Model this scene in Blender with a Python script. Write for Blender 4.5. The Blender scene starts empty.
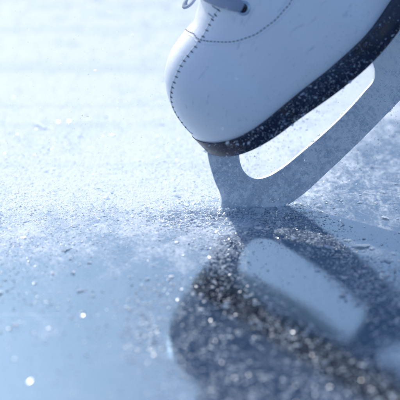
import bpy, bmesh, math, random
import numpy as np
from mathutils import Vector, Matrix

random.seed(7); RNG = np.random.default_rng(11)
R = math.radians
S = 0.001                                     # model in millimetres
scene = bpy.context.scene
C = scene.collection

# ------------------------------------------------------------------ helpers
def link(name, verts, faces, mat=None, parent=None, smooth=True, mats=None, midx=None):
    me = bpy.data.meshes.new(name)
    me.from_pydata([tuple(v) for v in verts], [], [tuple(f) for f in faces])
    me.update()
    for m in (mats or ([mat] if mat else [])): me.materials.append(m)
    if midx is not None: me.polygons.foreach_set('material_index', midx)
    if smooth: me.polygons.foreach_set('use_smooth', [True]*len(me.polygons))
    o = bpy.data.objects.new(name, me); C.objects.link(o)
    if parent: o.parent = parent
    return o

def fix_normals(o):
    bm = bmesh.new(); bm.from_mesh(o.data)
    bmesh.ops.remove_doubles(bm, verts=bm.verts, dist=1e-6)
    bmesh.ops.recalc_face_normals(bm, faces=bm.faces)
    bm.to_mesh(o.data); bm.free()

def sharp(o, deg=35):
    me = o.data
    try: me.set_sharp_from_angle(angle=R(deg))
    except Exception: pass

def bevel(o, w, seg=2, ang=40):
    m = o.modifiers.new('bevel', 'BEVEL'); m.width = w; m.segments = seg
    m.limit_method = 'ANGLE'; m.angle_limit = R(ang)

def interp(x, table):
    """smooth (monotone cubic) interpolation through a sorted table"""
    xs = np.array([p[0] for p in table], float); ys = np.array([p[1] for p in table], float)
    if xs[0] > xs[-1]: xs = xs[::-1]; ys = ys[::-1]
    h = np.diff(xs); d = np.diff(ys)/h
    m = np.zeros_like(ys); m[0] = d[0]; m[-1] = d[-1]
    for i in range(1, len(xs)-1):
        m[i] = 0 if d[i-1]*d[i] <= 0 else 2*d[i-1]*d[i]/(d[i-1]+d[i])
    x = np.clip(np.asarray(x, float), xs[0], xs[-1])
    i = np.clip(np.searchsorted(xs, x)-1, 0, len(xs)-2)
    t = (x-xs[i])/h[i]
    return ((2*t**3-3*t**2+1)*ys[i] + (t**3-2*t**2+t)*h[i]*m[i]
            + (-2*t**3+3*t**2)*ys[i+1] + (t**3-t**2)*h[i]*m[i+1])

def tube_mesh(paths, radius, n=6, flat=1.0, normals=None):
    """tubes along polylines, closed ends; returns verts, faces"""
    V, F = [], []
    for pi, P in enumerate(paths):
        P = [Vector(p) for p in P]; base = len(V); k = len(P)
        for i, p in enumerate(P):
            t = (P[min(i+1, k-1)] - P[max(i-1, 0)]).normalized()
            ref = Vector(normals[pi][i]) if normals else (Vector((0, 0, 1)) if abs(t.z) < .9 else Vector((0, 1, 0)))
            s = t.cross(ref).normalized(); q = s.cross(t).normalized()
            r = radius
            if i in (0, k-1): r = radius*.55
            for j in range(n):
                a = 2*math.pi*j/n
                V.append(p + s*(r*math.cos(a)) + q*(r*flat*math.sin(a)))
        for i in range(k-1):
            for j in range(n):
                F.append((base+i*n+j, base+i*n+(j+1) % n, base+(i+1)*n+(j+1) % n, base+(i+1)*n+j))
        F.append(tuple(base+j for j in range(n))[::-1]); F.append(tuple(base+(k-1)*n+j for j in range(n)))
    return V, F

# ------------------------------------------------------------------ node helpers
def new_mat(name):
    m = bpy.data.materials.new(name); m.use_nodes = True
    nt = m.node_tree; nt.nodes.clear()
    out = nt.nodes.new('ShaderNodeOutputMaterial')
    return m, nt, out
def N(nt, typ, **kw):
    n = nt.nodes.new(typ)
    for k, v in kw.items():
        if k.startswith('_'): setattr(n, k[1:], v)
        else: n.inputs[k.replace('__', ' ')].default_value = v
    return n
def noise(nt, vec, scale, detail=4, rough=.55, dist=0.0):
    n = N(nt, 'ShaderNodeTexNoise', Scale=scale, Detail=detail, Roughness=rough, Distortion=dist)
    if vec is not None: nt.links.new(vec, n.inputs['Vector'])
    return n.outputs['Fac']
def ramp(nt, fac, lo, hi, a=(0, 0, 0, 1), b=(1, 1, 1, 1)):
    n = nt.nodes.new('ShaderNodeValToRGB')
    n.color_ramp.elements[0].position = lo; n.color_ramp.elements[1].position = hi
    n.color_ramp.elements[0].color = a; n.color_ramp.elements[1].color = b
    nt.links.new(fac, n.inputs['Fac']); return n.outputs['Color']
def math_(nt, op, a, b=None, clamp=False):
    n = nt.nodes.new('ShaderNodeMath'); n.operation = op; n.use_clamp = clamp
    for i, v in enumerate((a, b)):
        if v is None: continue
        if isinstance(v, (int, float)): n.inputs[i].default_value = v
        else: nt.links.new(v, n.inputs[i])
    return n.outputs[0]
def mix(nt, fac, a, b, typ='RGBA', blend='MIX'):
    n = nt.nodes.new('ShaderNodeMix'); n.data_type = typ
    if typ == 'RGBA': n.blend_type = blend
    ia, ib, o = {'RGBA': (6, 7, 2), 'FLOAT': (2, 3, 0)}[typ]
    for i, v in ((0, fac), (ia, a), (ib, b)):
        if hasattr(v, 'links'): nt.links.new(v, n.inputs[i])
        else: n.inputs[i].default_value = v
    return n.outputs[o]
def mapping(nt, vec, scale=(1, 1, 1), rot=(0, 0, 0), loc=(0, 0, 0)):
    n = nt.nodes.new('ShaderNodeMapping')
    n.inputs['Scale'].default_value = scale; n.inputs['Rotation'].default_value = rot; n.inputs['Location'].default_value = loc
    nt.links.new(vec, n.inputs['Vector']); return n.outputs[0]
def smooth(nt, v, lo, hi):
    n = nt.nodes.new('ShaderNodeMapRange'); n.interpolation_type = 'SMOOTHSTEP'
    n.inputs['From Min'].default_value = lo; n.inputs['From Max'].default_value = hi
    nt.links.new(v, n.inputs['Value']); return n.outputs[0]
def bump(nt, h, strength, dist, normal=None):
    n = N(nt, 'ShaderNodeBump', Strength=strength, Distance=dist)
    nt.links.new(h, n.inputs['Height'])
    if normal is not None: nt.links.new(normal, n.inputs['Normal'])
    return n.outputs[0]

# ------------------------------------------------------------------ materials
def mat_leather():
    m, nt, out = new_mat('white_leather')
    tc = nt.nodes.new('ShaderNodeTexCoord').outputs['Object']
    big = noise(nt, tc, 28, 3, .5)
    col = mix(nt, ramp(nt, big, .3, .75), (.84, .90, .97, 1), (.90, .94, .98, 1))
    sc = noise(nt, mapping(nt, tc, (60, 500, 160), (.2, .5, .3)), 1.0, 4, .6)
    col = mix(nt, ramp(nt, sc, .62, .74), col, (.62, .70, .80, 1))
    p = N(nt, 'ShaderNodeBsdfPrincipled', Roughness=.34)
    p.inputs['Specular IOR Level'].default_value = .45
    p.inputs['Coat Weight'].default_value = .15; p.inputs['Coat Roughness'].default_value = .2
    nt.links.new(col, p.inputs['Base Color'])
    gr = nt.nodes.new('ShaderNodeTexVoronoi'); gr.inputs['Scale'].default_value = 1100; nt.links.new(tc, gr.inputs['Vector'])
    n1 = bump(nt, gr.outputs['Distance'], .10, .0002)
    n2 = bump(nt, noise(nt, tc, 38, 4, .6), .30, .0016, n1)
    cr = noise(nt, mapping(nt, tc, (26, 9, 60), (0, .6, 0)), 1.0, 3, .5, 1.2)
    n2 = bump(nt, ramp(nt, cr, .40, .52), .16, .0006, n2)
    nt.links.new(n2, p.inputs['Normal'])
    nt.links.new(ramp(nt, noise(nt, tc, 90, 4), .3, .7, (.28,)*3+(1,), (.42,)*3+(1,)), p.inputs['Roughness'])
    nt.links.new(p.outputs[0], out.inputs[0]); return m

def mat_sole():
    m, nt, out = new_mat('black_sole')
    tc = nt.nodes.new('ShaderNodeTexCoord').outputs['Object']
    a = noise(nt, tc, 60, 5, .65)
    col = mix(nt, ramp(nt, a, .35, .7), (.006, .012, .034, 1), (.020, .036, .085, 1))
    b = noise(nt, mapping(nt, tc, (1, 1, 2.4)), 34, 3, .5)
    col = mix(nt, ramp(nt, b, .66, .80), col, (.06, .045, .04, 1))
    fr = noise(nt, tc, 420, 3, .7)
    fr = math_(nt, 'MULTIPLY', ramp(nt, fr, .62, .70), ramp(nt, noise(nt, tc, 50, 3), .42, .6))
    col = mix(nt, fr, col, (.34, .46, .64, 1))
    p = N(nt, 'ShaderNodeBsdfPrincipled', Roughness=.3)
    nt.links.new(col, p.inputs['Base Color'])
    nt.links.new(ramp(nt, a, .3, .7, (.18,)*3+(1,), (.5,)*3+(1,)), p.inputs['Roughness'])
    nt.links.new(bump(nt, math_(nt, 'ADD', fr, noise(nt, tc, 200, 4)), .35, .0004), p.inputs['Normal'])
    nt.links.new(p.outputs[0], out.inputs[0]); return m

def mat_steel():
    m, nt, out = new_mat('frosted_steel')
    tc = nt.nodes.new('ShaderNodeTexCoord').outputs['Object']
    br = noise(nt, mapping(nt, tc, (160, 900, 900), (0, .12, 0)), 1.0, 3, .6)
    sx = nt.nodes.new('ShaderNodeSeparateXYZ'); nt.links.new(tc, sx.inputs[0])
    heelward = smooth(nt, math_(nt, 'MULTIPLY', sx.outputs['X'], -1.0), .03, .14)
    patch = noise(nt, mapping(nt, tc, (1, 1, 1.3), (0, .35, 0)), 48, 5, .65)
    streak = noise(nt, mapping(nt, tc, (340, 200, 42), (0, .38, 0)), 1.0, 5, .7)
    sp = noise(nt, tc, 340, 4, .7)
    fine = noise(nt, tc, 900, 2, .6)
    lvl = math_(nt, 'ADD', math_(nt, 'MULTIPLY', math_(nt, 'SUBTRACT', patch, .5), .70), math_(nt, 'MULTIPLY', heelward, .07))
    frost = math_(nt, 'MULTIPLY', smooth(nt, math_(nt, 'ADD', sp, lvl), .45, .64), .85)
    frost = math_(nt, 'MAXIMUM', frost, smooth(nt, fine, .57, .64))
    frost = math_(nt, 'MAXIMUM', frost, math_(nt, 'MULTIPLY', smooth(nt, math_(nt, 'ADD', streak, math_(nt, 'MULTIPLY', heelward, .10)), .56, .70), .95))
    met = N(nt, 'ShaderNodeBsdfPrincipled', Metallic=1.0, Roughness=.38)
    met.inputs['Base Color'].default_value = (.74, .80, .86, 1)
    nt.links.new(ramp(nt, br, .3, .7, (.25,)*3+(1,), (.46,)*3+(1,)), met.inputs['Roughness'])
    nt.links.new(bump(nt, math_(nt, 'ADD', br, noise(nt, tc, 300, 3)), .3, .0003), met.inputs['Normal'])
    fr = N(nt, 'ShaderNodeBsdfPrincipled', Roughness=.6)
    fr.inputs['Base Color'].default_value = (.93, .95, .97, 1)
    nt.links.new(bump(nt, sp, .8, .0006), fr.inputs['Normal'])
    ms = nt.nodes.new('ShaderNodeMixShader')
    nt.links.new(math_(nt, 'ADD', .16, math_(nt, 'MULTIPLY', frost, .80)), ms.inputs[0]); nt.links.new(met.outputs[0], ms.inputs[1]); nt.links.new(fr.outputs[0], ms.inputs[2])
    nt.links.new(ms.outputs[0], out.inputs[0]); return m

def mat_snow():
    m, nt, out = new_mat('ice_crystal')
    d = N(nt, 'ShaderNodeBsdfDiffuse', Color=(.90, .95, 1, 1))
    tl = N(nt, 'ShaderNodeBsdfTranslucent', Color=(.90, .95, 1, 1))
    g = N(nt, 'ShaderNodeBsdfGlossy', Color=(.95, .97, 1, 1), Roughness=.26)
    t = N(nt, 'ShaderNodeBsdfTransparent', Color=(.90, .96, 1, 1))
    w0 = N(nt, 'ShaderNodeMixShader', Fac=.48)
    a = N(nt, 'ShaderNodeMixShader', Fac=.12); b = N(nt, 'ShaderNodeMixShader', Fac=.34)
    nt.links.new(d.outputs[0], w0.inputs[1]); nt.links.new(tl.outputs[0], w0.inputs[2])
    nt.links.new(w0.outputs[0], a.inputs[1]); nt.links.new(g.outputs[0], a.inputs[2])
    nt.links.new(a.outputs[0], b.inputs[1]); nt.links.new(t.outputs[0], b.inputs[2])
    nt.links.new(b.outputs[0], out.inputs[0]); return m

def mat_plain(name, col, rough=.5, metal=0.0):
    m, nt, out = new_mat(name)
    tc = nt.nodes.new('ShaderNodeTexCoord').outputs['Object']
    c = mix(nt, noise(nt, tc, 300, 3), tuple(v*.75 for v in col)+(1,), tuple(min(1, v*1.2) for v in col)+(1,))
    p = N(nt, 'ShaderNodeBsdfPrincipled', Roughness=rough, Metallic=metal)
    nt.links.new(c, p.inputs['Base Color']); nt.links.new(p.outputs[0], out.inputs[0]); return m

def mat_lace():
    m, nt, out = new_mat('lace_weave')
    tc = nt.nodes.new('ShaderNodeTexCoord').outputs['Object']
    w = nt.nodes.new('ShaderNodeTexWave'); w.inputs['Scale'].default_value = 420; w.inputs['Distortion'].default_value = 2
    nt.links.new(tc, w.inputs['Vector'])
    p = N(nt, 'ShaderNodeBsdfPrincipled', Roughness=.85)
    nt.links.new(mix(nt, w.outputs['Fac'], (.30, .36, .50, 1), (.52, .58, .72, 1)), p.inputs['Base Color'])
    nt.links.new(bump(nt, w.outputs['Fac'], .6, .0005), p.inputs['Normal'])
    nt.links.new(p.outputs[0], out.inputs[0]); return m

def mat_ice():
    m, nt, out = new_mat('rink_ice')
    geo = nt.nodes.new('ShaderNodeNewGeometry').outputs['Position']
    sep = nt.nodes.new('ShaderNodeSeparateXYZ'); nt.links.new(geo, sep.inputs[0])
    X, Y = sep.outputs['X'], sep.outputs['Y']
    flat = mapping(nt, geo, (1, .55, 1))
    warp = noise(nt, flat, 16, 5, .6)
    yw = math_(nt, 'ADD', Y, math_(nt, 'MULTIPLY', math_(nt, 'SUBTRACT', warp, .5), .16))
    xw = math_(nt, 'ADD', X, math_(nt, 'MULTIPLY', math_(nt, 'SUBTRACT', noise(nt, flat, 11, 4), .5), .10))
    # frost: scraped snow in front of and beside the toe, thinning on the right and towards the viewer
    near = math_(nt, 'MAXIMUM', smooth(nt, yw, -.19, .05), math_(nt, 'MULTIPLY', math_(nt, 'SUBTRACT', 1.0, smooth(nt, yw, -.80, -.55)), .7))  # frost returns out of view near the camera, added to bounce light onto the skate
    far = math_(nt, 'SUBTRACT', 1.0, math_(nt, 'MULTIPLY', smooth(nt, yw, .25, .7), .22))
    ym = nt.nodes.new('ShaderNodeMath'); ym.operation = 'MINIMUM'; ym.inputs[1].default_value = .22; nt.links.new(math_(nt, 'MAXIMUM', Y, 0.0), ym.inputs[0])
    left = math_(nt, 'SUBTRACT', 1.0, math_(nt, 'MULTIPLY', smooth(nt, math_(nt, 'SUBTRACT', xw, math_(nt, 'MULTIPLY', ym.outputs[0], .50)), -.035, .06), .56))
    cover = math_(nt, 'MULTIPLY', math_(nt, 'MULTIPLY', near, far), left)
    dx = math_(nt, 'DIVIDE', math_(nt, 'ADD', X, .018), .034); dy = math_(nt, 'DIVIDE', math_(nt, 'ADD', Y, .020), .045)
    rr_ = math_(nt, 'SQRT', math_(nt, 'ADD', math_(nt, 'MULTIPLY', dx, dx), math_(nt, 'MULTIPLY', dy, dy)))
    cover = math_(nt, 'MAXIMUM', cover, math_(nt, 'MULTIPLY', math_(nt, 'SUBTRACT', 1.0, smooth(nt, rr_, .35, 1.25)), .95))
    grain = noise(nt, flat, 330, 5, .7)
    mid = noise(nt, flat, 60, 5, .65)
    g2 = math_(nt, 'ADD', math_(nt, 'MULTIPLY', grain, .5), math_(nt, 'MULTIPLY', mid, .5))
    th = math_(nt, 'ADD', math_(nt, 'MULTIPLY', cover, .62), math_(nt, 'MULTIPLY', math_(nt, 'SUBTRACT', g2, .5), 1.5))
    frost = smooth(nt, th, .14, .62)
    # scratches left by earlier blades
    s1 = noise(nt, mapping(nt, geo, (3, 260, 1), (0, 0, .35)), 1, 2, .5)
    s2 = noise(nt, mapping(nt, geo, (4, 340, 1), (0, 0, -.22)), 1, 2, .5)
    s3 = noise(nt, mapping(nt, geo, (.8, 22, 1), (0, 0, .04)), 1, 3, .5)
    scr = math_(nt, 'MAXIMUM', smooth(nt, s1, .69, .74), smooth(nt, s2, .70, .75))
    frost = math_(nt, 'MAXIMUM', frost, math_(nt, 'MULTIPLY', scr, .35))
    frost = math_(nt, 'MULTIPLY', frost, math_(nt, 'SUBTRACT', 1.0, math_(nt, 'MULTIPLY', smooth(nt, s3, .48, .72), .2)))
    # clear ice body
    deep = noise(nt, flat, 22, 4, .6)
    body = mix(nt, deep, (.012, .014, .018, 1), (.026, .031, .040, 1))
    df = N(nt, 'ShaderNodeBsdfDiffuse'); nt.links.new(body, df.inputs['Color'])
    gl = N(nt, 'ShaderNodeBsdfGlossy', Color=(.46, .69, .94, 1), Roughness=.09)
    rip = bump(nt, noise(nt, mapping(nt, geo, (1, .35, 1)), 70, 4, .6), .05, .002)
    rip = bump(nt, noise(nt, geo, 600, 3, .6), .05, .0004, rip)
    nt.links.new(rip, gl.inputs['Normal'])
    nt.links.new(math_(nt, 'ADD', .035, math_(nt, 'MULTIPLY', mid, .07)), gl.inputs['Roughness'])
    clear = N(nt, 'ShaderNodeMixShader', Fac=.28)
    nt.links.new(df.outputs[0], clear.inputs[1]); nt.links.new(gl.outputs[0], clear.inputs[2])
    # a thin milky film and fine curved grooves over the clear ice
    film = math_(nt, 'MULTIPLY', ramp(nt, noise(nt, flat, 34, 5, .65), .45, .78), .10)
    gv = None
    for sc_, ro in ((2.6, .2), (4.1, 1.3), (1.7, 2.2)):
        q = noise(nt, mapping(nt, geo, (sc_, sc_*2.4, 1), (0, 0, ro)), 1, 1, .3)
        q = math_(nt, 'FRACT', math_(nt, 'MULTIPLY', q, 26.0))
        q = math_(nt, 'SUBTRACT', 1.0, smooth(nt, math_(nt, 'ABSOLUTE', math_(nt, 'SUBTRACT', q, .5)), .004, .022))
        gv = q if gv is None else math_(nt, 'MAXIMUM', gv, q)
    gv = math_(nt, 'MULTIPLY', gv, ramp(nt, noise(nt, flat, 45, 3, .6), .42, .62))
    film = math_(nt, 'ADD', film, math_(nt, 'MULTIPLY', gv, .16))
    fl = N(nt, 'ShaderNodeBsdfDiffuse', Color=(.80, .89, .97, 1))
    wet = nt.nodes.new('ShaderNodeMixShader'); nt.links.new(film, wet.inputs[0])
    nt.links.new(clear.outputs[0], wet.inputs[1]); nt.links.new(fl.outputs[0], wet.inputs[2])
    clear = wet
    # frost
    fcol = mix(nt, grain, (.64, .73, .82, 1), (.82, .88, .94, 1))
    fd = N(nt, 'ShaderNodeBsdfPrincipled', Roughness=.6); fd.inputs['Specular IOR Level'].default_value = .15; nt.links.new(fcol, fd.inputs['Base Color'])
    fn = bump(nt, g2, .7, .0022)
    nt.links.new(fn, fd.inputs['Normal'])
    ms = nt.nodes.new('ShaderNodeMixShader')
    nt.links.new(math_(nt, 'MULTIPLY', frost, .93), ms.inputs[0])
    nt.links.new(clear.outputs[0], ms.inputs[1]); nt.links.new(fd.outputs[0], ms.inputs[2])
    nt.links.new(ms.outputs[0], out.inputs[0]); return m

LEATHER, SOLE, STEEL, SNOW, LACE, ICE = mat_leather(), mat_sole(), mat_steel(), mat_snow(), mat_lace(), mat_ice()
THREAD = mat_plain('dark_thread', (.030, .045, .085), .8)
HOLE = mat_plain('dark_opening', (.010, .016, .035), .7)
BRASS = mat_plain('eyelet_metal', (.45, .58, .74), .28, 1.0)
CLOTH = mat_plain('lining_cloth', (.55, .60, .68), .9)
HEELM = SOLE

# ------------------------------------------------------------------ the skate's own axes (x to the toe, y to the near side, z away from the ice)
b = Vector((.72265, .19990, .66168)); l = Vector((.25617, -.96655, .01224)); u = Vector((-.64199, -.16066, .74969))
t_ = -b
M = Matrix(((t_.x, l.x, u.x, 0), (t_.y, l.y, u.y, 0), (t_.z, l.z, u.z, 0), (0, 0, 0, 1)))
skate = bpy.data.objects.new('figure_skate', None); C.objects.link(skate)
skate.matrix_world = M
skate['label'] = 'white leather figure skate digging its steel blade toe into the ice, heel raised'
skate['category'] = 'ice skate'
YC = 3.0                                          # middle of the boot and of the blade

# profile tables in mm (x along the boot, toe at about -7, heel at about -250)
SOLE_BOT = [(-5, 55.5), (-12, 50.0), (-25, 46), (-46, 43.2), (-68, 41), (-98, 37), (-123, 35.2), (-150, 36.5), (-175, 42), (-205, 52), (-250, 60)]
SOLE_TOP = [(-5, 67.5), (-10, 65), (-17, 61.5), (-33, 57.3), (-55, 55.6), (-78, 54.6), (-108, 52), (-133, 51), (-163, 53), (-205, 68), (-250, 76)]
W_TAB = [(-60, 41.5), (-80, 43), (-105, 44), (-130, 43.5), (-160, 39), (-190, 34), (-215, 32), (-250, 31)]
def sole_w(x, tip=-8.6):
    x = np.asarray(x, float); W = interp(x, W_TAB)
    fr = np.clip((x+60)/(60+tip), 0, 1); W = W*np.sqrt(np.clip(1-fr**2.1, 0, 1))
    hb = np.clip((-x-222)/26., 0, 1); return W*np.sqrt(np.clip(1-hb**2, 0, 1))

# stations from the tip back, dense at the rounded ends
def stations(x0, x1, n):
    a = np.linspace(0, math.pi, n); return x0+(x1-x0)*(1-np.cos(a))/2
# ---- sole: outline strip with top and bottom
def build_sole():
    xs = np.concatenate([stations(-8.6, -60, 40)[:26], np.linspace(-36, -215, 60), -248+33*np.cos(np.linspace(0, math.pi/2, 16))[1:] - 0])
    xs = np.unique(np.round(xs, 3))[::-1]
    V, F = [], []; n = len(xs)
    w = sole_w(xs); zb = interp(xs, SOLE_BOT); zt = interp(xs, SOLE_TOP)
    ring = 8
    for i, x in enumerate(xs):
        ww = w[i]
        for (fy, inset, z) in ((1, 1.6, zb[i]), (1, 0.3, zb[i]+1.6), (1, 0, (zb[i]+zt[i])/2), (1, .5, zt[i]),
                               (-1, .5, zt[i]), (-1, 0, (zb[i]+zt[i])/2), (-1, .3, zb[i]+1.6), (-1, 1.6, zb[i])):
            V.append(((x)*S, (YC+fy*max(ww-inset*min(1, ww/8), 0))*S, z*S))
    for i in range(n-1):
        for j in range(ring):
            F.append((i*ring+j, i*ring+(j+1) % ring, (i+1)*ring+(j+1) % ring, (i+1)*ring+j))
    F.append(tuple(range(ring))); F.append(tuple((n-1)*ring+j for j in range(ring))[::-1])
    o = link('sole', V, F, SOLE, skate); fix_normals(o); sharp(o, 40); return o
sole = build_sole()

# heel block between sole and blade
def build_heel():
    V, F = [], []; xs = np.linspace(-178, -246, 26)
    w = sole_w(xs)-1.5; zt = interp(xs, SOLE_BOT)+.5
    for i, x in enumerate(xs):
        zb = 31.0; sl = 6*max(0, 1-i/8.)
        for (fy, z) in ((1, zb+sl), (1, zt[i]), (-1, zt[i]), (-1, zb+sl)):
            V.append((x*S, (YC+fy*max(w[i]*(1-.0 if z == zt[i] else .94), .3))*S, max(z, 0)*S))
    n = len(xs)
    for i in range(n-1):
        for j in range(4): F.append((i*4+j, i*4+(j+1) % 4, (i+1)*4+(j+1) % 4, (i+1)*4+j))
    F.append((0, 1, 2, 3)); F.append((n*4-1, n*4-2, n*4-3, n*4-4))
    o = link('heel', V, F, SOLE, skate); fix_normals(o); sharp(o, 40); return o
build_heel()

# ---- boot upper: sections from a base point B to a top point T
TOPX = [(-39, -.6), (-51, 0), (-62, 2.6), (-76, 8.5), (-90, 17), (-110, 33), (-130, 54)]
def toe_top(x):
    x = np.asarray(x, float)
    r = np.clip((x+60)/(60-9.2), 0, 1)
    base = 64+49*(1-r**2.75)**(1/2.75)
    ad = interp(x, [(-9, 0), (-16, 1), (-25, 3.2), (-37, 4.0), (-51, 4.8), (-60, 6.0), (-68, 9.5), (-76, 14.5), (-90, 26), (-110, 41), (-130, 60)])
    return base + ad
A_B = []   # (a, Bx,Bz,Tx,Tz,w,blend) per station
for x in np.concatenate([-9.2-50.8*(1-np.cos(np.linspace(0, math.pi/2, 44))), np.linspace(-61, -100, 30)]):
    A_B.append([x, interp(x, SOLE_TOP)-1.2, x, toe_top(np.array(x)), float(sole_w(x, -8.8))-1.6 if x > -60 else float(sole_w(x))-1.6, 0.0])
rear = [  # B: along the sole, round the heel and up the back; T: up the instep and shaft
    (-100, None, -100, None, 42.4, 0), (-130, None, -121, 153, 41, .0), (-165, None, -137, 178, 37, .15), (-205, None, -147, 200, 35, .5),
    (-240, 78, -153, 222, 36, .85), (-252, 110, -157, 244, 37, 1), (-250, 150, -160, 266, 40, 1), (-247, 190, -162, 286, 43, 1),
    (-250, 232, -163, 303, 46, 1), (-256, 268, -162, 316, 48, 1)]
rr = []
for (bx, bz, tx, tz, w, bl) in rear:
    bz = float(interp(bx, SOLE_TOP))-1.2 if bz is None else bz
    tz = float(toe_top(np.array(float(tx)))) if tz is None else tz
    rr.append([bx, bz, tx, tz, w, bl])
rr = np.array(rr, float)
aa = np.arange(len(rr)); af = np.linspace(0, len(rr)-1, 90)[1:]
rear_s = np.stack([interp(af, list(zip(aa, rr[:, k]))) for k in range(6)], 1)
ST = np.concatenate([np.array(A_B, float), rear_s])
NS = len(ST)
NT = 72
def section(st, T):
    """point for section station st, T in [-1,1]: 1 near base .. 0 ridge .. -1 far base; returns x,y,z"""
    bx, bz, tx, tz, w, bl = st
    s = np.sign(T) if T else 1; q = 1-abs(T)           # q: 0 base, 1 ridge
    ang = q*math.pi/2
    e = 2/2.35
    dy = math.cos(ang)**e; dh = math.sin(ang)**e
    tuck = 1-.055*math.exp(-dh/.09)                    # leather tucks in above the welt
    dy *= tuck*(1+.0*dh)
    # oval for the shaft
    a2 = q*math.pi
    oy = math.sin(a2); oh = (1-math.cos(a2))/2
    y = (1-bl)*dy+bl*oy; h = (1-bl)*dh+bl*oh
    sk = -7.0*min(1, max(0, (-9-tx)/30.))*(1-bl)*h**1.5   # the inner side stands a little higher
    return (bx+(tx-bx)*h, YC+s*w*y+sk, bz+(tz-bz)*h)
def build_upper():
    V, F = [], []
    for st in ST:
        for j in range(NT+1):
            V.append([c*S for c in section(st, 1-2*j/NT)])
    k = NT+1
    for i in range(NS-1):
        for j in range(NT):
            F.append((i*k+j, i*k+j+1, (i+1)*k+j+1, (i+1)*k+j))
    o = link('boot_upper', V, F, LEATHER, skate); fix_normals(o)
    return o
upper = build_upper()

# lining seen from above inside the shaft
def build_lining():
    V, F = [], []; k = 0
    sts = ST[-34:]
    for st in sts:
        for j in range(NT+1):
            p = section(st, 1-2*j/NT); c = ((st[0]+st[2])/2, YC, (st[1]+st[3])/2)
            V.append([(c[m]+(p[m]-c[m])*.94)*S for m in range(3)])
    k = NT+1
    for i in range(len(sts)-1):
        for j in range(NT): F.append((i*k+j, i*k+j+1, (i+1)*k+j+1, (i+1)*k+j))
    F.append(tuple(range(k)))
    return link('lining', V, F, CLOTH, skate)
build_lining()

def round_off(P, corner=48):
    """closed outline with its gentle bends turned into curves and its corners kept"""
    n = len(P); P = [Vector(p) for p in P]; out = []
    def sharp_at(i):
        a = P[i]-P[i-1]; c = P[(i+1) % n]-P[i]
        return math.degrees(a.angle(c)) > corner
    def tan(i, side):
        a = (P[i]-P[i-1]); c = (P[(i+1) % n]-P[i])
        if sharp_at(i): return (c if side else a).normalized()
        return (a.normalized()*c.length+c.normalized()*a.length).normalized()
    for i in range(n):
        j = (i+1) % n; L = (P[j]-P[i]).length
        m0, m1 = tan(i, 1)*L, tan(j, 0)*L; k = max(1, min(12, int(L/1.6)))
        for q in range(k):
            t = q/k
            out.append(tuple((2*t**3-3*t**2+1)*P[i]+(t**3-2*t**2+t)*m0+(-2*t**3+3*t**2)*P[j]+(t**3-t**2)*m1))
    return out
# ---- blade: one plate with posts, cut out between them
def build_blade():
    outer = [(-9.2, 52), (-5.4, 46.0), (1.3, 32.5), (7.4, 18.2), (10.6, 15.2), (10.2, 12.6), (7.6, 11.2), (7.2, 8.4), (4.4, 6.8), (4.0, 4.0), (.9, 2.4), (.3, -.6),
             (-3, -2.4), (-4, -5.4), (-8.5, -9.4), (-14, -14.0), (-20.3, -17.8), (-32.3, -20.4), (-55, -21.2), (-78, -21.3), (-126, -19.5), (-175, -16), (-225, -10.5), (-262, -4.5),
             (-268, 1), (-262, 6.5), (-240, 10), (-236, 31.5), (-196, 31.5), (-203, 17), (-198, 10), (-180, 6.8), (-168, 7.5), (-159, 13.5), (-155.5, 22), (-157, 32), (-165, 38.5), (-110, 38.5),
             (-124, 33), (-128.5, 25), (-127.5, 12), (-122, 5.2), (-112, 3.4), (-87.9, 1.6), (-52.4, 3.0), (-35.3, 4.8), (-25.5, 7.6), (-19.8, 11.5), (-17.2, 17), (-17.2, 23), (-20.5, 31), (-27, 38), (-38, 43.5), (-20, 47)]
    outer = round_off(outer)
    y0, y1 = YC-1.4, YC+1.4
    bm = bmesh.new()
    fr = [bm.verts.new((x*S, y1*S, z*S)) for x, z in outer]
    f = bm.faces.new(fr)
    ext = bmesh.ops.extrude_face_region(bm, geom=[f])
    for v in ext['geom']:
        if isinstance(v, bmesh.types.BMVert): v.co.y = y0*S
    bmesh.ops.recalc_face_normals(bm, faces=bm.faces)
    me = bpy.data.meshes.new('blade'); bm.to_mesh(me); bm.free(); me.materials.append(STEEL)
    o = bpy.data.objects.new('blade', me); C.objects.link(o); o.parent = skate
    bevel(o, .0003, 2, 40)
    return o
build_blade()
# mounting plates under sole and heel
def build_plate(name, x0, x1, wf, zf, th=2.2):
    xs = np.linspace(x0, x1, 28); V, F = [], []
    for i, x in enumerate(xs):
        r = abs((x-(x0+x1)/2)/((x1-x0)/2)); w = wf*math.sqrt(max(1-r**5, .02)); z = zf(x)
        for (y, zz) in ((w, z-th), (w, z-.1), (-w, z-.1), (-w, z-th)): V.append((x*S, (YC+y)*S, zz*S))
    n = len(xs)
    for i in range(n-1):
        for j in range(4): F.append((i*4+j, i*4+(j+1) % 4, (i+1)*4+(j+1) % 4, (i+1)*4+j))
    F.append((0, 1, 2, 3)); F.append((n*4-1, n*4-2, n*4-3, n*4-4))
    o = link(name, V, F, STEEL, skate); fix_normals(o); sharp(o, 40); return o
build_plate('sole_plate', -24, -158, 22, lambda x: float(interp(x, SOLE_BOT)))
build_plate('heel_plate', -186, -240, 20, lambda x: 31.0+max(0, 6*(1-(-178-x)/22.)))

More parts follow.
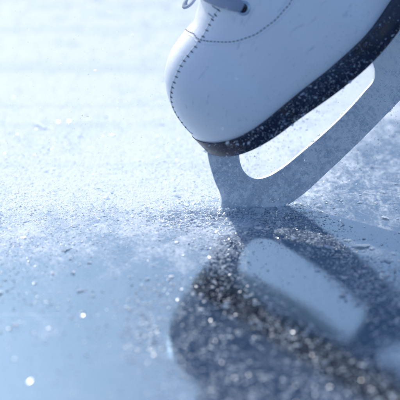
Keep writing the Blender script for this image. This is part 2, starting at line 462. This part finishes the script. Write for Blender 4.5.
# ---- stitching and lacing, laid on the leather
def surf(x, T, lift=0.0):
    """point on the front of the upper at length x, side T, lifted off the leather"""
    i = int(np.argmin(abs(ST[:104, 2]-x))); i0 = min(max(i, 1), NS-2)
    p = Vector(section(ST[i], T)); pu = Vector(section(ST[i0+1], T))-Vector(section(ST[i0-1], T))
    pt = Vector(section(ST[i], min(T+.02, 1)))-Vector(section(ST[i], max(T-.02, -1)))
    n = pu.cross(pt)
    if n.length < 1e-9: n = Vector((1, 0, 0))
    n.normalize()
    c = Vector((ST[i][0]-10, YC, (ST[i][1]+ST[i][3])/2))
    if n.dot(p-c) < 0: n = -n
    return (p+n*lift)*S, n

from mathutils.bvhtree import BVHTree
_bv = BVHTree.FromPolygons([v.co.copy() for v in upper.data.vertices], [tuple(p.vertices) for p in upper.data.polygons])
def on_leather(p, lift=0.0):
    h, n, i, d = _bv.find_nearest(Vector(p)*S)
    c = Vector((-75*S, YC*S, 60*S))
    if n.dot(h-c) < 0: n = -n
    return h+n*lift*S, n
def catmull(P, step):
    P = [Vector(p) for p in P]; P = [P[0]*2-P[1]]+P+[P[-1]*2-P[-2]]; out = []
    for i in range(1, len(P)-2):
        a, b_, c, d = P[i-1:i+3]
        for k in range(24):
            t = k/24
            out.append(.5*((2*b_)+(c-a)*t+(2*a-5*b_+4*c-d)*t*t+(3*b_-a-3*c+d)*t**3))
    out.append(P[-2]); res = [out[0]]; acc = 0
    for p, q in zip(out, out[1:]):
        L = (q-p).length
        while acc+L >= step:
            p = p.lerp(q, (step-acc)/L); L = (q-p).length; acc = 0; res.append(p.copy())
        acc += L
    return res
SEAM = [(-10.7, 12.3, 71.4), (-10.1, 9.4, 74.6), (-10.9, 7.6, 82.9), (-12.6, 5.5, 90.0), (-15.8, 6.0, 96.8), (-20.4, 8.9, 103.0), (-25.9, 11.3, 108.0), (-31.8, 11.7, 111.7), (-37.6, 11.6, 114.3), (-44.4, 12.5, 116.2), (-50.7, 12.9, 117.5), (-59.2, 12.5, 118.9), (-68.6, 13.1, 121.8), (-77.9, 16.6, 124.8), (-85, 18, 127.5)]
FACING = [(-54, -16, 119), (-54, -6, 121.6), (-55.5, 3.9, 121.3), (-55.1, 9.0, 119.9), (-56.1, 13.6, 117.9), (-58.9, 18.5, 115.1), (-62.8, 23.4, 111.6), (-67.2, 27.5, 108.3), (-72.1, 30.8, 105.4), (-78.0, 33.5, 103.3), (-84.2, 35.6, 101.4), (-91.8, 37.1, 100.8), (-99.7, 38.3, 100.5), (-107.2, 38.1, 101.1), (-114.2, 37.7, 102.1), (-130, 36, 110), (-142, 34, 122)]
# seam down the middle of the toe: a closed ridge line with a cross stitch every few millimetres
seam = catmull(SEAM, 1.0)
line = [on_leather(p, -.12)[0] for p in seam]
V, F = tube_mesh([line], .45*S, 6)
o = link('toe_seam', V, F, LEATHER, skate)
paths = []; acc = 0
for i in range(4, len(seam)-2):
    acc += 1.0
    if acc < 3.5: continue
    acc = random.uniform(-.25, .25)
    tan = (seam[i+1]-seam[i-1]).normalized(); h, n = on_leather(seam[i], .1)
    side = n.cross(tan).normalized()
    if side.y < 0: side = -side
    low = max(0, 1-i/45.)
    L0, L1 = (-.6, 2.6-.6*low); sk = random.uniform(.2, .5)
    P = []
    for k in range(5):
        f = L0+(L1-L0)*k/4
        q = (h/S)+side*f+tan*sk*f*.35
        P.append(on_leather(q, .06+.22*math.sin(math.pi*k/4))[0])
    paths.append(P)
V, F = tube_mesh(paths, .35*S, 6)
link('seam_stitching', V, F, THREAD, skate)
low = [on_leather(p, .05)[0] for p in catmull(SEAM[:7], 1.0)]
V, F = tube_mesh([low], .30*S, 5)
link('seam_thread', V, F, THREAD, skate)
# lock-stitch around the lace facing and the groove it sits in
def stitch_row(pts, on=2.0, off=.75, r=.30):
    d = catmull(pts, .25); paths = []; i = 0
    while i+int(on/.25) < len(d):
        seg = d[i:i+int(on/.25)+1:2]
        paths.append([on_leather(p, .02+.16*math.sin(math.pi*k/(len(seg)-1)))[0] for k, p in enumerate(seg)])
        i += int((on+off)/.25)
    return paths
V, F = tube_mesh(stitch_row(FACING), .30*S, 5)
link('facing_stitching', V, F, THREAD, skate)
fd_ = catmull(FACING, 1.0); edge = []
for i in range(1, len(fd_)-1):
    h, n = on_leather(fd_[i]); tn = (fd_[i+1]-fd_[i-1]).normalized(); sd_ = n.cross(tn).normalized()
    if sd_.dot(Vector((1, 0, -.6))) < 0: sd_ = -sd_
    edge.append(on_leather(h/S+sd_*1.9, -.10)[0])
V, F = tube_mesh([edge], .42*S, 6)
link('facing_edge', V, F, LEATHER, skate)
# bar tacks that close the lace opening
def bar(p, q):
    P = [Vector(p).lerp(Vector(q), k/6) for k in range(7)]
    return [on_leather(c, .12)[0] for c in P]
V, F = tube_mesh([bar((-70.6, 8, 125), (-71.5, 15, 122)), bar((-75.8, 10, 127), (-77.2, 17.5, 123.3))], .38*S, 5)
link('bar_tack', V, F, mat_plain('pale_thread', (.34, .42, .58), .8), skate)

# tongue in the lace opening
V, F = [], []
pr = [(-84, 124, 3), (-92, 134, 8), (-106, 146, 10), (-120, 163, 12), (-136, 190, 13), (-146, 215, 14), (-152, 245, 15), (-157, 280, 16), (-160, 318, 18), (-158, 332, 14)]
for (x, z, w_) in pr:
    for k in range(9):
        q = k/4-1
        h, n = on_leather((x, YC+q*w_, z), .9 if z < 310 else 2)
        if z > 316: h = Vector((x, YC+q*w_, z-3*q*q))*S
        V.append(h)
for i in range(len(pr)-1):
    for k in range(8): F.append((i*9+k, i*9+k+1, (i+1)*9+k+1, (i+1)*9+k))
tg = link('tongue', V, F, CLOTH, skate)

# eyelets and crossed laces up the instep
EY = [(-89.5, 29, 117.6), (-104, 25, 131), (-118, 23, 148), (-131, 21, 171), (-141, 21, 196), (-148, 22, 222), (-153, 23, 250)]
eye = {}
for i, p in enumerate(EY):
    for s in (1, -1):
        pp = (p[0], p[1] if s > 0 else 2*YC-p[1]-8, p[2])
        h, n = on_leather(pp, .05); eye[(i, s)] = (h, n)
        t1 = n.cross(Vector((0, 1, 0))).normalized(); t2 = n.cross(t1)
        V, F = [], []; r0, r1 = 3.9*S, .95*S
        for a in range(28):
            A = 2*math.pi*a/28; d = t1*math.cos(A)+t2*math.sin(A)
            for c in range(8):
                B = 2*math.pi*c/8; V.append(h+d*(r0+r1*math.cos(B))+n*(r1*.8*math.sin(B)))
        for a in range(28):
            for c in range(8): F.append((a*8+c, ((a+1) % 28)*8+c, ((a+1) % 28)*8+(c+1) % 8, a*8+(c+1) % 8))
        e0 = link('eyelet', V, F, BRASS, skate)
        V = [h+n*.12*S]+[h+(t1*math.cos(2*math.pi*a/24)+t2*math.sin(2*math.pi*a/24))*3.0*S+n*.25*S for a in range(24)]
        F = [(0, 1+a, 1+(a+1) % 24) for a in range(24)]
        link('eyelet_hole', V, F, HOLE, e0)
def lace_path(i, s, j, t, lift):
    h0, n0 = eye[(i, s)]; h1, n1 = eye[(j, t)]
    P = [h0-n0*1.2*S+(h1-h0).normalized()*-.4*S, h0+n0*1.0*S+(h1-h0).normalized()*1.6*S]; Nn = [n0, n0]
    for k in range(1, 12):
        f = k/12; q = h0.lerp(h1, f)
        g, n = on_leather(q/S, lift+1.4*math.sin(math.pi*f))
        P.append(g); Nn.append(n)
    P += [h1+n1*1.0*S-(h1-h0).normalized()*1.6*S, h1-n1*1.2*S+(h1-h0).normalized()*.4*S]; Nn += [n1, n1]
    return P, Nn
def lace(i, s, j, t, lift):
    P, Nn = lace_path(i, s, j, t, lift)
    V, F = tube_mesh([P], 3.2*S, 12, .30, [Nn]); return link('lace', V, F, LACE, skate)
lace(0, 1, 0, -1, 2.2)
for i in range(len(EY)-1):
    lace(i, 1, i+1, -1, 1.2); lace(i, -1, i+1, 1, 2.8)
# loose loop of lace standing off the inner side of the boot
h, n = eye[(0, -1)]
P = [h-n*1*S, h+n*2*S+Vector((5, -2, 1))*S, h+Vector((13, 0, 5))*S, h+Vector((21, 3, 8))*S, h+Vector((25, 7, 7))*S, h+Vector((22, 9, 6))*S, h+Vector((12, 5, 6))*S]
P = [p for p in catmull([p/S for p in P], 1.5)]
V, F = tube_mesh([[p*S for p in P]], 2.3*S, 10, .45)
link('lace', V, F, CLOTH, skate)


# ------------------------------------------------------------------ ice sheet
ice = link('ice', [(-150, -150, 0), (150, -150, 0), (150, 150, 0), (-150, 150, 0)], [(0, 1, 2, 3)], ICE, smooth=False)
ice['kind'] = 'structure'


# ------------------------------------------------------------------ snow and ice crumbs
def shard(n, flat, seed):
    r = np.random.default_rng(seed); p = r.normal(size=(n, 3)); p /= np.linalg.norm(p, axis=1)[:, None]
    p *= r.uniform(.62, 1.15, (n, 1)); p[:, 2] *= flat; p[:, 0] *= r.uniform(.8, 1.5)
    bm = bmesh.new()
    for q in p: bm.verts.new(q*.5)
    res = bmesh.ops.convex_hull(bm, input=bm.verts)
    bmesh.ops.delete(bm, geom=[v for v in bm.verts if not v.link_faces], context='VERTS')
    bmesh.ops.triangulate(bm, faces=bm.faces)
    bmesh.ops.recalc_face_normals(bm, faces=bm.faces)
    bm.verts.index_update()
    v = np.array([q.co[:] for q in bm.verts]); f = np.array([[w_.index for w_ in q.verts] for q in bm.faces]); bm.free()
    return v, f
SHARDS = [shard(9, .35, 1), shard(8, .25, 2), shard(10, .45, 3), shard(7, .3, 4), shard(9, .6, 5), shard(11, .22, 6)]
def flake(n, seed):
    """thin curled flake of scraped ice: an irregular fan of small faces"""
    r = np.random.default_rng(seed); a = np.sort(r.uniform(0, 2*np.pi, n)+np.linspace(0, 2*np.pi, n, endpoint=False)*3)
    a = np.linspace(0, 2*np.pi, n, endpoint=False)+r.normal(0, .22, n); rad = r.uniform(.5, 1.2, n)*.5
    st = r.uniform(.8, 1.6)
    v = np.stack([rad*np.cos(a)*st, rad*np.sin(a), r.normal(0, .10, n)], 1)
    v = np.concatenate([[[r.normal(0, .05), r.normal(0, .05), r.uniform(.05, .22)]], v])
    f = np.array([[0, 1+i, 1+(i+1) % n] for i in range(n)])
    return v, f
SHARDS = SHARDS[:3]+[flake(6+k % 4, 70+k) for k in range(8)]
def rot_mats(n, tilt):
    """random turn about z, then a tilt up to `tilt` radians about a random level axis"""
    a = RNG.uniform(0, 2*np.pi, n); c, s = np.cos(a), np.sin(a); z = np.zeros(n); o = np.ones(n)
    Rz = np.stack([np.stack([c, -s, z], 1), np.stack([s, c, z], 1), np.stack([z, z, o], 1)], 1)
    g = RNG.normal(0, tilt, n); c, s = np.cos(g), np.sin(g)
    Rx = np.stack([np.stack([o, z, z], 1), np.stack([z, c, -s], 1), np.stack([z, s, c], 1)], 1)
    a = RNG.uniform(0, 2*np.pi, n); c, s = np.cos(a), np.sin(a)
    R2 = np.stack([np.stack([c, -s, z], 1), np.stack([s, c, z], 1), np.stack([z, z, o], 1)], 1)
    return R2 @ Rx @ Rz
def crumbs(name, pos, size, tilt=.5, parent=None, mat=SNOW):
    VV, FF, off = [], [], 0
    which = RNG.integers(0, len(SHARDS), len(pos))
    for k, (v, f) in enumerate(SHARDS):
        m = which == k; n = int(m.sum())
        if not n: continue
        Rm = rot_mats(n, tilt)
        P = np.einsum('nij,vj->nvi', Rm, v)*size[m][:, None, None]+pos[m][:, None, :]
        VV.append(P.reshape(-1, 3))
        FF.append((f[None]+(np.arange(n)*len(v))[:, None, None]+off).reshape(-1, 3)); off += n*len(v)
    V = np.concatenate(VV); F = np.concatenate(FF)
    me = bpy.data.meshes.new(name)
    me.vertices.add(len(V)); me.vertices.foreach_set('co', V.astype(np.float32).ravel())
    me.loops.add(F.size); me.loops.foreach_set('vertex_index', F.astype(np.int32).ravel())
    me.polygons.add(len(F)); me.polygons.foreach_set('loop_start', np.arange(0, F.size, 3, dtype=np.int32))
    me.update(calc_edges=True); me.materials.append(mat)
    o = bpy.data.objects.new(name, me); C.objects.link(o)
    if parent: o.parent = parent
    return o
def bare(x, y):
    """a swept-clean patch of clear ice in front of the blade"""
    return 1-.93*(((x-.033+(y+.13)*.45)/.024)**2+((y+.13)/.07)**2 < 1+.35*np.sin(x*300+y*90))
def lay(x, y, size, sink=.12):
    return np.stack([x, y, size*sink], 1)
U = RNG.uniform
def lognorm(n, med, sig, lo, hi): return np.clip(np.exp(RNG.normal(math.log(med), sig, n)), lo, hi)*S
# a lumpy density field so that crumbs gather in drifts
_k = [(U(18, 95), U(0, 6.28), U(0, 6.28)) for _ in range(14)]
def drift(x, y):
    v = np.zeros_like(x)
    for f, a, p in _k: v += np.sin(f*(x*np.cos(a)+.6*y*np.sin(a))+p)
    return 1/(1+np.exp(-v*.75))
def scatter(n, xr, yr, keep):
    X, Y = [], []; c = 0
    while c < n:
        x = U(xr[0], xr[1], n); y = U(yr[0], yr[1], n)
        m = U(0, 1, n) < keep(x, y); X.append(x[m]); Y.append(y[m]); c += int(m.sum())
    return np.concatenate(X)[:n], np.concatenate(Y)[:n]
sm = lambda v, a, b_: np.clip((v-a)/(b_-a), 0, 1)**2*(3-2*np.clip((v-a)/(b_-a), 0, 1))
P_, Z_ = [], []
def add(x, y, s, sink=.12): P_.append(lay(x, y, s, sink)); Z_.append(s)
# scraped field on the toe side
x, y = scatter(24000, (-.24, .03), (-.16, .26), lambda x, y: sm(y, -.15, .01)*(1-.8*sm(y, .09, .26))*(1-.9*sm(x, -.02, .03))*(.25+.75*drift(x, y)))
add(x, y, lognorm(len(x), .62, .48, .25, 2.6))
# right of the blade, thin
x, y = scatter(5200, (.0, .18), (-.06, .30), lambda x, y: .12+.88*np.clip(drift(x*1.3, y)**2+1.2*np.exp(-((x-.5*np.clip(y, 0, .22)+.01)/.04)**2)*sm(y, -.02, .03), 0, 1))
add(x, y, lognorm(len(x), .62, .5, .25, 2.6))
# band thrown out below the blade
x, y = scatter(6200, (-.03, .15), (-.24, .02), lambda x, y: bare(x, y)*np.exp(-((x-(.012-y*.62))/.022)**2)*(.3+.7*drift(x, y)))
add(x, y, lognorm(len(x), .75, .55, .3, 3.2))
# around the toe post, towards the viewer
x, y = scatter(2600, (-.08, .06), (-.16, .02), lambda x, y: bare(x, y)*np.exp(-((x+.014+.12*(y+.05))/.018)**2)*np.exp(-((y+.05)/.06)**2)*(.3+.7*drift(x, y)))
add(x, y, lognorm(len(x), .75, .55, .3, 3.2))
# foreground under the boot
x, y = scatter(6400, (-.075, .14), (-.36, -.11), lambda x, y: bare(x, y)*(.25+.75*drift(x*1.2, y))*sm(x-.0+.4*(y+.12), -.16, -.05))
add(x, y, lognorm(len(x), 1.05, .5, .4, 3.6))
x, y = scatter(2200, (-.07, .10), (-.33, -.12), lambda x, y: bare(x, y)*drift(x*1.6, y*1.6)*sm(x+.4*(y+.12), -.15, -.05))
add(x, y, lognorm(len(x), 1.25, .35, .7, 2.8))
# left foreground, sparse
x, y = scatter(2000, (-.20, .0), (-.36, -.05), lambda x, y: .05+.95*sm(y, -.26, -.06)*drift(x, y)**1.5)
add(x, y, lognorm(len(x), .9, .5, .35, 3.4))
# beyond the plane of focus
x, y = scatter(2600, (-.32, .26), (.20, .9), lambda x, y: (1-.6*sm(y, .2, .9))*drift(x*.7, y*.5))
add(x, y, lognorm(len(x), 1.0, .5, .5, 4))
dust = crumbs('snow_dust', np.concatenate(P_), np.concatenate(Z_), .45)
dust['kind'] = 'stuff'

# heap ploughed up at the point of the blade
n = 7500
x = RNG.normal(-.016, .024, n); y = RNG.normal(-.010, .013, n)-.10*np.maximum(0, -x-.01)
hh = 3.5*S*np.exp(-((x+.014)/.024)**2-((y+.006)/.010)**2)
s_ = lognorm(n, .85, .6, .3, 4.0)
pile = crumbs('snow_pile', np.stack([x, y, U(0, 1, n)*hh+s_*.12], 1), s_, .35)
pile['kind'] = 'stuff'

# crumbs in the air around the blade and beside the boot
n = 4600
a = U(0, 1, n)**.7
loc = np.stack([-(12+RNG.normal(62, 38, n)), U(30, 66, n), np.where(U(0, 1, n) < .6, 39+np.abs(RNG.normal(0, 13, n)), RNG.normal(-9, 6, n))], 1)*S
Mn = np.array(M.to_3x3())
w1 = loc @ Mn.T
w1 = w1[w1[:, 2] > .002]
n2 = 4200
w2 = np.stack([RNG.normal(-.075, .06, n2), RNG.normal(.03, .09, n2), np.abs(RNG.normal(.05, .06, n2))+.002], 1)
n3 = 1200
w3 = np.stack([RNG.normal(.01, .03, n3), RNG.normal(-.02, .03, n3), np.abs(RNG.normal(.0, .022, n3))+.002], 1)
n4 = 420                                             # further back, sparkling out of focus
w4 = np.stack([U(-.30, .10, n4), U(.15, .8, n4), U(.01, .22, n4)], 1)
P = np.concatenate([w1, w2, w3, w4])

spray = crumbs('snow_spray', np.concatenate([w1, w2, w3, w4]), np.concatenate([lognorm(len(w1), .50, .55, .22, 1.9), lognorm(n2+n3, .48, .45, .22, 1.3), lognorm(n4, 1.1, .5, .5, 3)]), 1.5)
spray['kind'] = 'stuff'

# crumbs stuck to the sole edge, the blade and the lower leather
n = 900
xs = -U(8, 165, n); dens = np.exp(-((xs+68)/34)**2)
m = U(0, 1, n) < .25+.75*dens; xs = xs[m]
zz = interp(xs, SOLE_BOT)+(interp(xs, SOLE_TOP)-interp(xs, SOLE_BOT))*U(.05, 1, len(xs))
ps = np.stack([xs, YC+sole_w(xs)-.1, zz], 1)*S
o = crumbs('frost_specks', ps, lognorm(len(ps), .72, .75, .25, 3.8), 1.5, sole); o['kind'] = 'stuff'
n = 4200
xb = -U(-8, 160, n); zb = U(-20, 4, n); up_ = U(0, 1, n) < .3
xb = np.where(up_, -U(-6, 20, n), xb); zb = np.where(up_, U(4, 40, n), zb)
ok = (up_ & (xb > -17) & (xb < 6-zb*.22)) | (~up_ & (xb < -18)) 
pb = np.stack([xb, np.full(n, YC+1.45), zb], 1)[ok]*S
o = crumbs('frost_specks', pb, lognorm(len(pb), .72, .6, .25, 3.0), 1.5, skate); o['kind'] = 'stuff'
n = 260; pl = []
for k in range(n):
    xx = -random.uniform(25, 150); zt = float(interp(xx, SOLE_TOP)); hgt = abs(random.gauss(0, 14))+1
    h, nn = on_leather((xx, 46, zt+hgt), .1); pl.append(h[:])
o = crumbs('frost_specks', np.array(pl), lognorm(n, .62, .45, .25, 1.6), 1.5, upper); o['kind'] = 'stuff'

# bigger pieces one can pick up: each a thing of its own
chip_meshes = []
for k in range(5):
    v, f = shard(7+k % 2, .30+.05*k, 40+k) if k < 3 else flake(8, 90+k)
    me = bpy.data.meshes.new('ice_chip'); me.from_pydata([tuple(q) for q in v], [], [tuple(int(i) for i in q) for q in f]); me.materials.append(SNOW)
    chip_meshes.append(me)
def chip(x, y, size, label, group=None, stretch=1.0, rz=None, k=None):
    o = bpy.data.objects.new('ice_chip', chip_meshes[random.randrange(5) if k is None else k]); C.objects.link(o)
    o.location = (x, y, size*S*.14); o.scale = (size*S*stretch, size*S, size*S)
    o.rotation_euler = (random.gauss(0, .12), random.gauss(0, .12), random.uniform(0, 6.28) if rz is None else rz)
    o['label'] = label; o['category'] = 'ice chip'
    if group: o['group'] = group
    return o

# pieces that can be told apart (metres on the ice: x to the right, y away from the viewer)
chip(.0745, -.064, 6.5, 'large flat ice flake lying on clear blue ice right of the crumb band', stretch=1.7, rz=.1, k=1)
chip(.0875, -.088, 5.5, 'long ice chip at the right end of the crumb band', stretch=1.9, rz=-.25, k=2)
chip(.043, -.103, 4.2, 'ice chip on the band of crumbs just under the mirrored blade', stretch=1.4, rz=.5, k=0)
chip(.0555, -.139, 4.6, 'blurred ice lump at the lower edge of the mirrored blade', k=3)
chip(.017, -.032, 4.6, 'ice chip nearest the point where the blade leaves the ice', stretch=1.5, rz=.2, k=4)
chip(.030, -.052, 4.2, 'pale slanted chip between the blade point and the crumb band', stretch=1.6, rz=-.4, k=2)
chip(-.150, .163, 8, 'long thin ice shaving lying on the frosted ice far left', stretch=3.6, rz=-.95, k=0)
chip(-.153, -.135, 5.5, 'blurred ice sliver on clear ice at the left edge', stretch=2.2, rz=.05, k=2)
chip(.052, .052, 4.5, 'white ice chip on the ice behind the rising blade', stretch=1.6, rz=.2, k=0)
chip(.094, .078, 5.0, 'ice chip on frosted ice at the far right behind the blade', stretch=1.5, rz=-.2, k=3)
LOOSE = 'loose ice chips scattered around the skate'
for (cx, cy, sx, sy, n) in ((.05, -.09, .028, .04, 34), (.00, -.17, .04, .05, 26), (-.03, -.01, .045, .02, 26), (.07, .01, .03, .03, 16), (-.10, -.08, .05, .05, 16), (-.09, .09, .06, .05, 14)):
    for k in range(n):
        gx, gy = random.gauss(cx, sx), random.gauss(cy, sy)
        if bare(gx, gy) < .5: continue
        chip(gx, gy, min(5.2, max(2.0, random.lognormvariate(1.05, .28))),
             'small loose white ice chip among the crumbs on the ice', LOOSE, stretch=random.uniform(1, 1.8))



# ------------------------------------------------------------------ camera
e = R(22.0)
cam = bpy.data.cameras.new('camera'); co = bpy.data.objects.new('camera', cam); C.objects.link(co)
co.location = (-.030375, -1.110598, .454535); co.rotation_euler = (R(90)-e, 0, 0)
cam.sensor_width = 36; cam.lens = 36*1200/270; cam.clip_start = .02; cam.clip_end = 500
cam.dof.use_dof = True; cam.dof.focus_distance = 1.195; cam.dof.aperture_fstop = 7.0; cam.dof.aperture_blades = 0
scene.camera = co

# ------------------------------------------------------------------ daylight: low sun behind and to the left
sd = Vector((-.34, .82, .53)).normalized()
el = math.asin(sd.z); az = math.atan2(sd.x, sd.y)
w = bpy.data.worlds.new('World'); scene.world = w; w.use_nodes = True
nt = w.node_tree; bg = nt.nodes['Background']
sky = nt.nodes.new('ShaderNodeTexSky'); sky.sky_type = 'NISHITA'; sky.sun_disc = False
sky.sun_elevation = el; sky.sun_rotation = az; sky.altitude = 200; sky.air_density = 1.0; sky.dust_density = 3.0; sky.ozone_density = 1.2
tint = mix(nt, 1.0, sky.outputs[0], (1.0, 1.115, 1.31, 1), blend='MULTIPLY'); nt.links.new(tint, bg.inputs[0]); bg.inputs[1].default_value = .15
sl = bpy.data.lights.new('sun', 'SUN'); sl.energy = 3.2; sl.angle = R(.5); sl.color = (1, .96, .90)
so = bpy.data.objects.new('sun', sl); C.objects.link(so)
so.rotation_euler = sd.to_track_quat('Z', 'Y').to_euler(); so.location = sd*3

scene.view_settings.view_transform = 'Standard'; scene.view_settings.look = 'None'; scene.view_settings.exposure = 0
scene.render.engine = 'CYCLES'; scene.cycles.use_denoising = True
scene.cycles.max_bounces = 8
